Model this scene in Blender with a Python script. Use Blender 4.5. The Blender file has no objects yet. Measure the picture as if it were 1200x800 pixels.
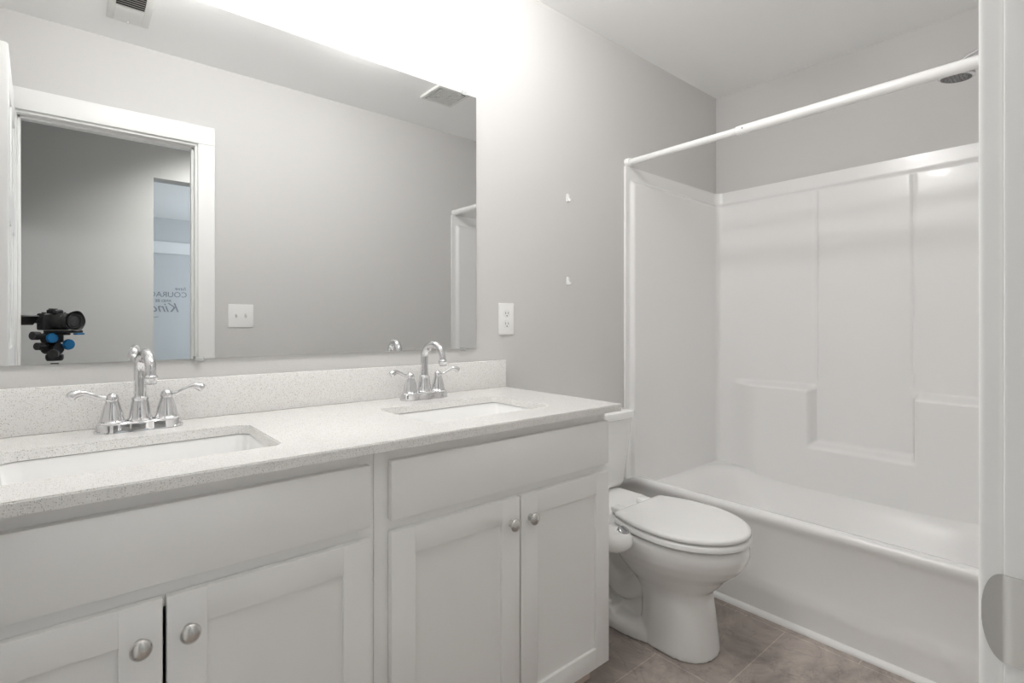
import bpy, bmesh, math, random
from mathutils import Vector, Matrix
random.seed(4)
sc = bpy.context.scene
COL = sc.collection
PI = math.pi

# ------------------------------------------------------------------ camera, light, exposure
CAM_H = 1.1054
YAW = math.radians(40.318)
F = Vector((math.sin(YAW), math.cos(YAW), 0)); R = Vector((math.cos(YAW), -math.sin(YAW), 0)); UP = Vector((0, 0, 1))
cd = bpy.data.cameras.new('view'); cam = bpy.data.objects.new('view', cd); COL.objects.link(cam)
cam.location = (0, 0, CAM_H); cam.rotation_euler = (PI / 2, 0, -YAW)
cd.sensor_width = 36; cd.lens = 607.3 / 1200 * 36; cd.shift_y = -(400 - 378.67) / 1200
cd.clip_start = 0.01; cd.clip_end = 50
sc.camera = cam

w = bpy.data.worlds.new('sky'); sc.world = w; w.use_nodes = True
w.node_tree.nodes['Background'].inputs[0].default_value = (0.55, 0.65, 0.8, 1)
w.node_tree.nodes['Background'].inputs[1].default_value = 0.5

vs = sc.view_settings
vs.view_transform = 'Standard'; vs.look = 'None'; vs.gamma = 1; vs.use_curve_mapping = False
vs.exposure = 1.12
sc.cycles.use_denoising = True
sc.cycles.max_bounces = 14; sc.cycles.diffuse_bounces = 10; sc.cycles.glossy_bounces = 6
sc.cycles.sample_clamp_indirect = 4
sc.cycles.caustics_reflective = True; sc.cycles.blur_glossy = 0.3; sc.cycles.caustics_refractive = False

VANITY_LAMP = 47.0          # emission strength of the opal ceiling lamps
HALL_FILL = 6.5
ROOM_LAMP = 26.0

def area(name, loc, rot, size, power, col, size_y=None):
    l = bpy.data.lights.new(name, 'AREA'); o = bpy.data.objects.new(name, l); COL.objects.link(o)
    l.energy = power; l.color = col; l.size = size
    if size_y: l.shape = 'RECTANGLE'; l.size_y = size_y
    o.location = loc; o.rotation_euler = rot
    return o
hl = area('hall_fill_light', (0.75, -0.45, 2.40), (0, 0, 0), 0.30, HALL_FILL, (1.0, 0.97, 0.93))  # unseen fill light, added to brighten the hall and vanity fronts through the doorway
hl.data.spread = math.radians(120)
area('daylight_in_far_room', (2.55, -3.2, 1.5), (0, math.radians(90), 0), 1.4, ROOM_LAMP, (0.80, 0.90, 1.0), 1.8)

# ------------------------------------------------------------------ dimensions (metres)
D = 1.565        # mirror wall
YS = 0.052       # door wall, bathroom face
YH = -0.07       # door wall, hall face
XE = 2.92        # tub wall
XW = -0.295      # left wall
ZC = 2.44
HY = -0.86       # far hall wall
OPX = 0.393      # opening to far room starts
FY = -4.76       # far room wall
JL, JR, JZ = -0.183, 0.478, 2.012

# ------------------------------------------------------------------ materials
def mat(name, col, rough=0.5, metal=0.0, spec=0.5, coat=0.0, bump=None, emit=None):
    m = bpy.data.materials.new(name); m.use_nodes = True
    nt = m.node_tree; b = nt.nodes['Principled BSDF']
    b.inputs['Base Color'].default_value = (*col, 1); b.inputs['Roughness'].default_value = rough
    b.inputs['Metallic'].default_value = metal; b.inputs['Specular IOR Level'].default_value = spec
    b.inputs['Coat Weight'].default_value = coat
    if emit:
        b.inputs['Emission Color'].default_value = (*emit[0], 1); b.inputs['Emission Strength'].default_value = emit[1]
    if bump:
        tc = nt.nodes.new('ShaderNodeNewGeometry'); n = nt.nodes.new('ShaderNodeTexNoise'); bp = nt.nodes.new('ShaderNodeBump')
        n.inputs['Scale'].default_value = bump[0]; n.inputs['Detail'].default_value = 3
        bp.inputs['Strength'].default_value = bump[1]; bp.inputs['Distance'].default_value = 0.002
        nt.links.new(tc.outputs['Position'], n.inputs['Vector'])
        nt.links.new(n.outputs['Fac'], bp.inputs['Height']); nt.links.new(bp.outputs['Normal'], b.inputs['Normal'])
    return m

M = {}
M['wall'] = mat('greige_wall_paint', (0.63, 0.622, 0.612), 0.75, spec=0.3, bump=(160, 0.12))
M['hallwall'] = mat('grey_hall_paint', (0.60, 0.61, 0.61), 0.75, spec=0.3, bump=(160, 0.1))
M['farwall'] = mat('pale_far_room_paint', (0.60, 0.61, 0.61), 0.8, spec=0.3)
M['ceil'] = mat('white_ceiling_paint', (0.92, 0.92, 0.915), 0.85, spec=0.2, bump=(120, 0.15))
M['trim'] = mat('white_trim_paint', (0.84, 0.84, 0.83), 0.35)
M['cab'] = mat('white_cabinet_paint', (0.89, 0.89, 0.88), 0.38)
M['cabin'] = mat('cabinet_interior', (0.35, 0.33, 0.30), 0.7)
M['acrylic'] = mat('white_gloss_fibreglass', (0.84, 0.836, 0.83), 0.24, coat=0.08)
M['china'] = mat('white_vitreous_china', (0.87, 0.87, 0.86), 0.10, coat=0.3)
M['plastic'] = mat('white_plastic', (0.84, 0.84, 0.83), 0.22)
M['plate'] = mat('white_plate_plastic', (0.86, 0.86, 0.85), 0.3)
M['slot'] = mat('dark_slot', (0.05, 0.05, 0.05), 0.6)
M['chrome'] = mat('chrome', (0.72, 0.72, 0.73), 0.05, 1.0)
M['nickel'] = mat('brushed_nickel', (0.66, 0.65, 0.63), 0.27, 1.0)
M['mirror'] = mat('silvered_glass', (0.79, 0.798, 0.795), 0.0, 1.0)
M['glassedge'] = mat('mirror_edge', (0.35, 0.38, 0.37), 0.2)
M['clear'] = mat('clear_clip_plastic', (0.45, 0.46, 0.46), 0.15)
M['rod'] = mat('white_enamel_tube', (0.86, 0.86, 0.85), 0.25)
M['black'] = mat('black_camera_plastic', (0.012, 0.012, 0.013), 0.45)
M['rubber'] = mat('black_rubber', (0.02, 0.02, 0.02), 0.6)
M['lens'] = mat('lens_glass', (0.01, 0.01, 0.015), 0.05, coat=1.0)
M['blue'] = mat('blue_anodised', (0.02, 0.20, 0.48), 0.3, 0.4)
M['decal'] = mat('grey_vinyl_lettering', (0.27, 0.28, 0.30), 0.6)
M['wood'] = mat('pale_bare_wood', (0.62, 0.52, 0.46), 0.7)
M['opal'] = mat('lit_opal_glass', (0.9, 0.9, 0.88), 0.3, emit=((1.0, 0.988, 0.977), VANITY_LAMP))
M['grille'] = mat('white_vent_plastic', (0.74, 0.74, 0.72), 0.5)
M['duct'] = mat('dark_duct', (0.05, 0.05, 0.05), 0.8)
M['shower_face'] = mat('grey_nozzle_face', (0.22, 0.22, 0.22), 0.4, 0.5)

def quartz():
    m = mat('white_speckled_quartz', (0.8, 0.8, 0.78), 0.12, coat=0.2)
    nt = m.node_tree; b = nt.nodes['Principled BSDF']; L = nt.links
    g = nt.nodes.new('ShaderNodeNewGeometry')
    last = None
    base = nt.nodes.new('ShaderNodeRGB'); base.outputs[0].default_value = (0.81, 0.802, 0.788, 1); last = base.outputs[0]
    for sc_, th, keep, col in ((330, 0.36, 0.40, (0.68, 0.65, 0.61, 1)), (420, 0.34, 0.30, (0.50, 0.47, 0.44, 1)), (260, 0.20, 0.14, (0.28, 0.25, 0.22, 1)), (300, 0.3, 0.3, (0.90, 0.90, 0.89, 1))):
        v = nt.nodes.new('ShaderNodeTexVoronoi'); v.inputs['Scale'].default_value = sc_
        L.new(g.outputs['Position'], v.inputs['Vector'])
        lt = nt.nodes.new('ShaderNodeMath'); lt.operation = 'LESS_THAN'; lt.inputs[1].default_value = th
        L.new(v.outputs['Distance'], lt.inputs[0])
        sx = nt.nodes.new('ShaderNodeSeparateXYZ'); L.new(v.outputs['Color'], sx.inputs[0])
        l2 = nt.nodes.new('ShaderNodeMath'); l2.operation = 'LESS_THAN'; l2.inputs[1].default_value = keep
        L.new(sx.outputs['X'], l2.inputs[0])
        mu = nt.nodes.new('ShaderNodeMath'); mu.operation = 'MULTIPLY'; L.new(lt.outputs[0], mu.inputs[0]); L.new(l2.outputs[0], mu.inputs[1])
        mx = nt.nodes.new('ShaderNodeMix'); mx.data_type = 'RGBA'
        L.new(mu.outputs[0], mx.inputs['Factor']); L.new(last, mx.inputs['A']); mx.inputs['B'].default_value = col
        last = mx.outputs['Result']
    L.new(last, b.inputs['Base Color'])
    return m
M['quartz'] = quartz()

def tile():
    m = mat('stone_look_floor_tile', (0.15, 0.13, 0.115), 0.42)
    nt = m.node_tree; b = nt.nodes['Principled BSDF']; L = nt.links
    g = nt.nodes.new('ShaderNodeNewGeometry'); s = nt.nodes.new('ShaderNodeSeparateXYZ'); L.new(g.outputs['Position'], s.inputs[0])
    ax = nt.nodes.new('ShaderNodeMath'); ax.operation = 'ADD'; ax.inputs[1].default_value = -0.783 + 0.2285 + 4.57; L.new(s.outputs['Y'], ax.inputs[0])
    ay = nt.nodes.new('ShaderNodeMath'); ay.operation = 'ADD'; ay.inputs[1].default_value = -1.49 + 9.14; L.new(s.outputs['X'], ay.inputs[0])
    c = nt.nodes.new('ShaderNodeCombineXYZ'); L.new(ax.outputs[0], c.inputs[0]); L.new(ay.outputs[0], c.inputs[1])
    br = nt.nodes.new('ShaderNodeTexBrick'); L.new(c.outputs[0], br.inputs['Vector'])
    for k, v in (('Scale', 1), ('Mortar Size', 0.0016), ('Mortar Smooth', 0.2), ('Bias', 0), ('Brick Width', 0.457), ('Row Height', 0.457)):
        br.inputs[k].default_value = v
    br.inputs['Color1'].default_value = (0.34, 0.30, 0.272, 1); br.inputs['Color2'].default_value = (0.42, 0.378, 0.345, 1)
    br.inputs['Mortar'].default_value = (0.56, 0.51, 0.46, 1)
    n1 = nt.nodes.new('ShaderNodeTexNoise'); n1.inputs['Scale'].default_value = 4.5; n1.inputs['Detail'].default_value = 9; n1.inputs['Roughness'].default_value = 0.68; n1.inputs['Distortion'].default_value = 1.2
    L.new(g.outputs['Position'], n1.inputs['Vector'])
    cr = nt.nodes.new('ShaderNodeValToRGB'); cr.color_ramp.elements[0].position = 0.33; cr.color_ramp.elements[1].position = 0.70
    cr.color_ramp.elements[0].color = (0.62, 0.60, 0.60, 1); cr.color_ramp.elements[1].color = (1.35, 1.33, 1.32, 1)
    L.new(n1.outputs['Fac'], cr.inputs[0])
    n2 = nt.nodes.new('ShaderNodeTexNoise'); n2.inputs['Scale'].default_value = 3.2; n2.inputs['Detail'].default_value = 6; n2.inputs['Distortion'].default_value = 2.5
    L.new(g.outputs['Position'], n2.inputs['Vector'])
    ab = nt.nodes.new('ShaderNodeMath'); ab.operation = 'SUBTRACT'; ab.inputs[1].default_value = 0.5; L.new(n2.outputs['Fac'], ab.inputs[0])
    aa = nt.nodes.new('ShaderNodeMath'); aa.operation = 'ABSOLUTE'; L.new(ab.outputs[0], aa.inputs[0])
    vein = nt.nodes.new('ShaderNodeMapRange'); vein.inputs['From Min'].default_value = 0; vein.inputs['From Max'].default_value = 0.012; vein.inputs['To Min'].default_value = 0.75; vein.inputs['To Max'].default_value = 1.0
    L.new(aa.outputs[0], vein.inputs['Value'])
    mu = nt.nodes.new('ShaderNodeMix'); mu.data_type = 'RGBA'; mu.blend_type = 'MULTIPLY'; mu.inputs['Factor'].default_value = 1
    L.new(br.outputs['Color'], mu.inputs['A']); L.new(cr.outputs['Color'], mu.inputs['B'])
    m2 = nt.nodes.new('ShaderNodeMix'); m2.data_type = 'RGBA'; m2.blend_type = 'MULTIPLY'; m2.inputs['Factor'].default_value = 1
    L.new(mu.outputs['Result'], m2.inputs['A']); L.new(vein.outputs[0], m2.inputs['B'])
    L.new(m2.outputs['Result'], b.inputs['Base Color'])
    bp = nt.nodes.new('ShaderNodeBump'); bp.inputs['Strength'].default_value = 0.25; bp.inputs['Distance'].default_value = 0.002
    L.new(n1.outputs['Fac'], bp.inputs['Height']); L.new(bp.outputs['Normal'], b.inputs['Normal'])
    return m
M['tile'] = tile()

# ------------------------------------------------------------------ mesh helpers (all shapes in world coordinates)
def B(): return bmesh.new()

def box(bm, x0, x1, y0, y1, z0, z1, bev=0.0, seg=2):
    vs_ = [bm.verts.new((x, y, z)) for z in (z0, z1) for y in (y0, y1) for x in (x0, x1)]
    fs = [bm.faces.new([vs_[i] for i in f]) for f in ((0, 2, 3, 1), (4, 5, 7, 6), (0, 1, 5, 4), (2, 6, 7, 3), (0, 4, 6, 2), (1, 3, 7, 5))]
    if bev:
        es = list({e for f in fs for e in f.edges})
        bmesh.ops.bevel(bm, geom=es, offset=bev, segments=seg, affect='EDGES', profile=0.5)
    return bm

def loft(bm, rings, cap0=True, cap1=True, closed=True):
    vr = [[bm.verts.new(p) for p in r] for r in rings]
    n = len(vr[0])
    for a, b in zip(vr, vr[1:]):
        for i in range(n if closed else n - 1):
            j = (i + 1) % n
            try: bm.faces.new((a[i], a[j], b[j], b[i]))
            except ValueError: pass
    if cap0: bm.faces.new(vr[0][::-1])
    if cap1: bm.faces.new(vr[-1])
    return vr

def frame_from(ax):
    ax = Vector(ax).normalized()
    u = ax.cross(Vector((0, 0, 1)))
    if u.length < 1e-4: u = Vector((1, 0, 0))
    u.normalize(); v = ax.cross(u).normalized()
    return u, v

def lathe(bm, prof, org, ax=(0, 0, 1), n=24, su=1.0, sv=1.0, uv=None):
    """prof: (radius, height along ax)"""
    ax = Vector(ax).normalized(); u, v = uv if uv else frame_from(ax); o = Vector(org)
    rings = []
    for r, h in prof:
        r = max(r, 1e-5)
        rings.append([o + ax * h + (u * math.cos(2 * PI * i / n) * su + v * math.sin(2 * PI * i / n) * sv) * r for i in range(n)])
    loft(bm, rings)
    return bm

def tube(bm, pts, rad, n=14, cap=True):
    pts = [Vector(p) for p in pts]; m = len(pts)
    if not hasattr(rad, '__len__'): rad = [rad] * m
    rings = []; u = None
    for i, p in enumerate(pts):
        t = (pts[min(i + 1, m - 1)] - pts[max(i - 1, 0)]).normalized()
        if u is None: u, v = frame_from(t)
        else:
            u = (u - t * u.dot(t)).normalized(); v = t.cross(u).normalized()
        rings.append([p + (u * math.cos(2 * PI * k / n) + v * math.sin(2 * PI * k / n)) * rad[i] for k in range(n)])
    loft(bm, rings, cap, cap)
    return bm

def spline(pts, k=6):
    pts = [Vector(p) for p in pts]; out = []
    P = [pts[0] * 2 - pts[1]] + pts + [pts[-1] * 2 - pts[-2]]
    for i in range(1, len(P) - 2):
        for j in range(k):
            t = j / k; a, b, c, d = P[i - 1], P[i], P[i + 1], P[i + 2]
            out.append(0.5 * ((2 * b) + (c - a) * t + (2 * a - 5 * b + 4 * c - d) * t * t + (3 * b - a - 3 * c + d) * t ** 3))
    out.append(pts[-1])
    return out

def rrect(cx, cy, hx, hy, r, z, n=6):
    out = []
    for qx, qy, a0 in ((1, 1, 0), (-1, 1, 90), (-1, -1, 180), (1, -1, 270)):
        for i in range(n + 1):
            a = math.radians(a0 + 90 * i / n)
            out.append(Vector((cx + qx * (hx - r) + r * math.cos(a), cy + qy * (hy - r) + r * math.sin(a), z)))
    return out

def ss(a, b, x):
    if a == b: return float(x > a)
    t = min(1, max(0, (x - a) / (b - a))); return t * t * (3 - 2 * t)

ORG = {}
def link(name, bm, m, parent=None, smooth=35, sharp=None):
    me = bpy.data.meshes.new(name)
    bmesh.ops.recalc_face_normals(bm, faces=bm.faces)
    if parent is not None:
        bmesh.ops.translate(bm, verts=bm.verts, vec=-ORG[parent.name])
    bm.to_mesh(me); bm.free()
    o = bpy.data.objects.new(name, me); COL.objects.link(o)
    ms = m if isinstance(m, (list, tuple)) else [m]
    for k in ms: me.materials.append(k)
    if smooth:
        me.shade_smooth(); me.set_sharp_from_angle(angle=math.radians(smooth))
    if parent is not None:
        o.parent = parent; ORG[o.name] = ORG[parent.name]
    else:
        ORG[o.name] = Vector((0, 0, 0))
    return o

def recentre(o, org):
    """give a one-mesh thing its own origin"""
    org = Vector(org); o.data.transform(Matrix.Translation(-org)); o.location = org; ORG[o.name] = org
    return o

def fuse(o, voxel, it=4, fac=0.5):
    """melt overlapping shells of one part into one continuous skin"""
    r = o.modifiers.new('r', 'REMESH'); r.mode = 'VOXEL'; r.voxel_size = voxel; r.use_smooth_shade = True
    s = o.modifiers.new('s', 'SMOOTH'); s.iterations = it; s.factor = fac
    dg = bpy.context.evaluated_depsgraph_get()
    me = bpy.data.meshes.new_from_object(o.evaluated_get(dg))
    o.modifiers.clear(); old = o.data; mm = old.materials[:] ; o.data = me
    me.materials.clear()
    for k in mm: me.materials.append(k)
    me.shade_smooth()
    return o

def thing(name, label, cat, loc, group=None):
    o = bpy.data.objects.new(name, None); COL.objects.link(o); o.location = loc; o.empty_display_size = 0.05
    ORG[o.name] = Vector(loc); tag(o, label, cat, group); return o
def tag(o, label, cat, group=None):
    o['label'] = label; o['category'] = cat
    if group: o['group'] = group
    return o
def struct(name, bm, m, parent=None, smooth=35):
    o = link(name, bm, m, parent, smooth)
    if parent is None: o['kind'] = 'structure'
    return o
def dup(root, loc, label):
    """copy a thing with its parts and sub-parts"""
    r = root.copy(); COL.objects.link(r); r.location = loc; r['label'] = label; ORG[r.name] = Vector(loc)
    def rec(src, dst):
        for ch in src.children:
            c = ch.copy(); COL.objects.link(c); c.parent = dst; ORG[c.name] = Vector(loc); rec(ch, c)
    rec(root, r)
    return r

# ------------------------------------------------------------------ the setting
T = 0.12
bm = B(); box(bm, -2.0, XE + T, YH - 0.0, D + T, -0.1, 0); struct('floor', bm, M['tile'], smooth=0)
bm = B(); box(bm, -2.0, XE + T, FY - T, YH, -0.1, 0); struct('floor_hall', bm, mat('hall_carpet', (0.42, 0.38, 0.33), 0.95, spec=0.1, bump=(300, 0.5)), smooth=0)
bm = B(); box(bm, -2.0, XE + T, FY - T, D + T, ZC, ZC + 0.1); struct('ceiling', bm, M['ceil'], smooth=0)
bm = B(); box(bm, XW - T, XE + T, D, D + T, 0, ZC); struct('wall_north', bm, M['wall'], smooth=0)
bm = B(); box(bm, XE, XE + T, YS, D, 0, ZC); struct('wall_east', bm, M['wall'], smooth=0)
bm = B(); box(bm, XW - T, XW, YS, D, 0, ZC); struct('wall_west', bm, M['wall'], smooth=0)
bm = B()
box(bm, -2.0, JL - 0.02, YH, YS, 0, ZC); box(bm, JR + 0.02, XE + T, YH, YS, 0, ZC); box(bm, JL - 0.02, JR + 0.02, YH, YS, JZ + 0.02, ZC)
struct('wall_south', bm, M['wall'], smooth=0)
bm = B()
box(bm, -2.0, OPX, HY - T, HY, 0, ZC); box(bm, 1.35, XE + T, HY - T, HY, 0, ZC); box(bm, OPX, 1.35, HY - T, HY, 2.03, ZC)
struct('wall_hall', bm, M['hallwall'], smooth=0)
bm = B(); box(bm, -2.0 - T, -2.0, FY - T, YS, 0, ZC); struct('wall_hall_west', bm, M['hallwall'], smooth=0)
bm = B(); box(bm, XE + T, XE + 2 * T, FY - T, YS, 0, ZC); struct('wall_hall_east', bm, M['hallwall'], smooth=0)
bm = B(); box(bm, -2.0, XE + T, FY - T, FY, 0, ZC); struct('wall_far', bm, M['farwall'], smooth=0)
bm = B(); box(bm, -1.0, XE, FY, FY + 0.03, 1.99, 2.14, 0.006); struct('trim_far', bm, M['trim'])

# door casing, jamb, stop
def casing(name, y0, y1):
    bm = B(); ci, co, cz, ct = 0.011, 0.088, 0.011, 0.105
    box(bm, JR + ci, JR + co, y0, y1, 0, JZ + cz, 0.004, 3)
    box(bm, JL - co, JL - ci, y0, y1, 0, JZ + cz, 0.004, 3)
    box(bm, JL - co, JR + co, y0, y1, JZ + cz, JZ + ct, 0.004, 3)
    return struct(name, bm, M['trim'])
casing('trim_1', YS, YS + 0.0145)
casing('trim_2', YH - 0.0145, YH)
bm = B()
box(bm, JR, JR + 0.02, YH, YS, 0, JZ, 0.0022, 2); box(bm, JL - 0.02, JL, YH, YS, 0, JZ, 0.0022, 2); box(bm, JL - 0.02, JR + 0.02, YH, YS, JZ, JZ + 0.02, 0.0022, 2)
box(bm, JR - 0.011, JR, -0.022, 0.013, 0, JZ, 0.002); box(bm, JL, JL + 0.011, -0.022, 0.013, 0, JZ, 0.002); box(bm, JL, JR, -0.022, 0.013, JZ - 0.011, JZ, 0.002)
jamb = struct('trim_3', bm, M['trim'])
# strike plate on the jamb: flat plate and a rounded lip bent over the casing
bm = B(); zc = 0.907; hz = 0.0295
rows = []
outline = []
ny = 30
for i in range(ny + 1):
    t = i / ny
    y = 0.002 + (0.0635 - 0.002) * (1 - (1 - t) ** 1.9)
    if y < 0.051: h = hz
    else:
        q = (y - 0.051) / (0.0637 - 0.051); h = hz * math.sqrt(max(0.0, 1 - q ** 2.2))
    x = JR - 0.0022 - (0.0 if y < 0.050 else 0) + (0.0 if y < 0.050 else -0.012 * 0 + 0.42 * (y - 0.050))
    rows.append((x, y, max(h, 0.0015)))
nk = 8
grid = [[bm.verts.new((x, y, zc - h + 2 * h * k / nk)) for k in range(nk + 1)] for x, y, h in rows]
back = [[bm.verts.new((x + 0.0016, y, zc - h + 2 * h * k / nk)) for k in range(nk + 1)] for x, y, h in rows]
for G in (grid, back):
    for a, b in zip(G, G[1:]):
        for k in range(nk): bm.faces.new((a[k], a[k + 1], b[k + 1], b[k]))
for k in range(nk):
    bm.faces.new((grid[0][k], grid[0][k + 1], back[0][k + 1], back[0][k])); bm.faces.new((grid[-1][k], grid[-1][k + 1], back[-1][k + 1], back[-1][k]))
for a in (0, nk):
    for i in range(ny): bm.faces.new((grid[i][a], grid[i + 1][a], back[i + 1][a], back[i][a]))
sp = link('strike_plate', bm, M['nickel'], jamb, 25); sp['label'] = 'brushed nickel strike plate'
for s in (-1, 1):
    bm = B(); lathe(bm, [(0.0, 0.0), (0.004, 0.0), (0.0035, 0.001), (0.0, 0.0012)], (JR - 0.0022, 0.022, zc + s * 0.019), (-1, 0, 0), 14)
    link('screw', bm, M['nickel'], sp)

# the door, swung open against the room, hinged on the left jamb
bm = B()
DW, DT, DH = 0.70, 0.035, 2.02
dx0, dy0 = JL - 0.002, YS + 0.020
def dpt(a, t, z): return Vector((dx0 + 0.026 * a / DW - t, dy0 + a, z))
def dbox(bm, a0, a1, t0, t1, z0, z1, bev=0.0):
    b2 = bmesh.new(); box(b2, 0, 1, 0, 1, 0, 1)
    for v in b2.verts:
        v.co = dpt(a0 + (a1 - a0) * v.co.y, t0 + (t1 - t0) * v.co.x, z0 + (z1 - z0) * v.co.z)
    if bev: bmesh.ops.bevel(b2, geom=b2.edges[:], offset=bev, segments=2, affect='EDGES')
    me = bpy.data.meshes.new('t'); b2.to_mesh(me); b2.free(); bm.from_mesh(me); bpy.data.meshes.remove(me)
# stiles and rails with recessed fields and raised panels on both faces
st = 0.11
zs = [0.012, 0.24, 0.86, 1.02, 1.46, 1.58, 1.90, DH]
dbox(bm, 0, st, 0, DT, 0.012, DH, 0.003); dbox(bm, DW - st, DW, 0, DT, 0.012, DH, 0.003)
dbox(bm, DW / 2 - 0.05, DW / 2 + 0.05, 0, DT, 0.012, DH, 0.003)
for z0, z1 in ((0.012, 0.24), (0.86, 1.02), (1.46, 1.58), (1.90, DH)): dbox(bm, 0.002, DW - 0.002, 0, DT, z0, z1, 0.003)
for a0, a1 in ((st, DW / 2 - 0.05), (DW / 2 + 0.05, DW - st)):
    for z0, z1 in ((0.24, 0.86), (1.02, 1.46), (1.58, 1.90)):
        dbox(bm, a0 - 0.002, a1 + 0.002, 0.011, DT - 0.011, z0 - 0.002, z1 + 0.002)
        dbox(bm, a0 + 0.035, a1 - 0.035, 0.003, DT - 0.003, z0 + 0.035, z1 - 0.035, 0.007)
door = struct('door_1', bm, M['trim'])
for s in (1, -1):
    bm = B(); t = 0.0 if s > 0 else DT
    base = dpt(DW - 0.065, t, 0.907)
    lathe(bm, [(0.0, 0.0), (0.032, 0.0), (0.032, 0.006), (0.014, 0.010), (0.011, 0.03), (0.022, 0.038), (0.027, 0.05), (0.022, 0.06), (0.0, 0.064)], base, (s, 0, 0), 24)
    link('door_knob', bm, M['nickel'], door)
for z in (0.25, 1.02, 1.80):
    bm = B(); tube(bm, [dpt(-0.008, 0.006, z - 0.045), dpt(-0.008, 0.006, z + 0.045)], 0.0055, 10); link('hinge', bm, M['nickel'], door)

# quarter-round at the foot of the tub apron, and the loose-ended shoe moulding under the vanity
bm = B()
ring = lambda y: [Vector((1.9955 - 0.018 * c, y, 0.018 * s)) for c, s in ((0, 0), (1, 0), (0.966, 0.259), (0.866, 0.5), (0.707, 0.707), (0.5, 0.866), (0.259, 0.966), (0, 1))]
loft(bm, [ring(YS + 0.004), ring(D - 0.004)]); struct('trim_4', bm, M['trim'])
bm = B()
prof = lambda x, k=1: [Vector((x, 1.098 - 0.024 * c * k, 0.030 * s * k)) for c, s in ((0, 0), (1, 0), (1, 0.35), (0.93, 0.62), (0.75, 0.85), (0.45, 0.97), (0, 1))]
loft(bm, [prof(XW + 0.003), prof(1.226), prof(1.232, 0.92), prof(1.235, 0.7)]); struct('trim_5', bm, M['wood'])
# baseboards
bm = B(); box(bm, 1.252, 1.99, D - 0.013, D, 0, 0.085, 0.003); struct('baseboard_north', bm, M['trim'])
bm = B(); box(bm, JR + 0.09, 1.97, YS, YS + 0.013, 0, 0.085, 0.003); struct('baseboard_south', bm, M['trim'])
bm = B(); box(bm, -2.0, OPX - 0.0, HY, HY + 0.013, 0, 0.085, 0.003); struct('baseboard_hall', bm, M['trim'])

# ------------------------------------------------------------------ vanity cabinets
CT = 0.8603; CB = 0.8395; YF = 0.987
DF = 1.013                   # face of doors
FFY = DF + 0.019             # face frame
def vanity(x0, x1, dl, dr, split, label):
    t = thing('vanity_cabinet', label, 'cabinet', ((x0 + x1) / 2, 1.3, 0), 'white vanity cabinets under the countertop')
    bm = B(); e = 0.0005; zt = CB - 0.001
    x0 += e; x1 -= e
    yb = D - 0.016
    box(bm, x0, x0 + 0.016, FFY + 0.0192, yb, 0.0, zt); box(bm, x1 - 0.016, x1, FFY + 0.0192, yb, 0.075, zt); box(bm, x1 - 0.016, x1, 1.10, yb, 0.0, 0.08)
    box(bm, x0, x1, yb - 0.006, yb, 0.0, zt); box(bm, x0, x1, FFY, yb, 0.078, 0.094)
    # face frame
    box(bm, x0, x0 + 0.034, FFY, FFY + 0.019, 0.078, zt, 0.0012); box(bm, x1 - 0.034, x1, FFY, FFY + 0.019, 0.078, zt, 0.0012)
    for z0, z1 in ((0.078, 0.11), (0.635, 0.70), (0.79, zt)): box(bm, x0 + 0.033, x1 - 0.033, FFY + 0.0004, FFY + 0.019, z0, z1)
    box(bm, x0 + 0.001, x1 - 0.001, 1.098, 1.112, 0, 0.08)
    # keep the near side panel's foot behind the toe kick
    link('body', bm, M['cab'], t)
    bm = B(); box(bm, dl, dr, DF, FFY - 0.0005, 0.681, 0.810, 0.0025); link('drawer_front', bm, M['cab'], t)
    for a, b, kx in ((dl, split - 0.003, split - 0.0335), (split + 0.003, dr, split + 0.0335)):
        bm = B(); z0, z1 = 0.079, 0.656; s = 0.058
        box(bm, a, a + s, DF, FFY - 0.0005, z0, z1, 0.0015); box(bm, b - s, b, DF, FFY - 0.0005, z0, z1, 0.0015)
        box(bm, a + s - 0.0005, b - s + 0.0005, DF, FFY - 0.0005, z0, z0 + s, 0.0012); box(bm, a + s - 0.0005, b - s + 0.0005, DF, FFY - 0.0005, z1 - s, z1, 0.0012)
        box(bm, a + s - 0.004, b - s + 0.004, DF + 0.009, FFY - 0.002, z0 + s - 0.004, z1 - s + 0.004)
        d = link('door', bm, M['cab'], t)
        bm = B()
        lathe(bm, [(0.0, 0), (0.0085, 0), (0.008, 0.003), (0.0055, 0.007), (0.0055, 0.012), (0.0085, 0.0145), (0.0145, 0.017), (0.0155, 0.0195), (0.0145, 0.022), (0.010, 0.0252), (0.004, 0.0268), (0, 0.027)], (kx, DF, 0.594), (0, -1, 0), 24, 1.0, 1.08, (Vector((1, 0, 0)), Vector((0, 0, 1))))
        k = link('knob', bm, M['nickel'], d, 50); k['label'] = 'brushed nickel oval knob'
    return t
vanity(0.489, 1.2515, 0.522, 1.2475, 0.889, 'white shaker vanity cabinet with two doors, at the end next to the toilet')
vanity(-0.2735, 0.489, -0.243, 0.4745, 0.1155, 'white shaker vanity cabinet cut off by the left edge, below the nearer sink')

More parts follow.
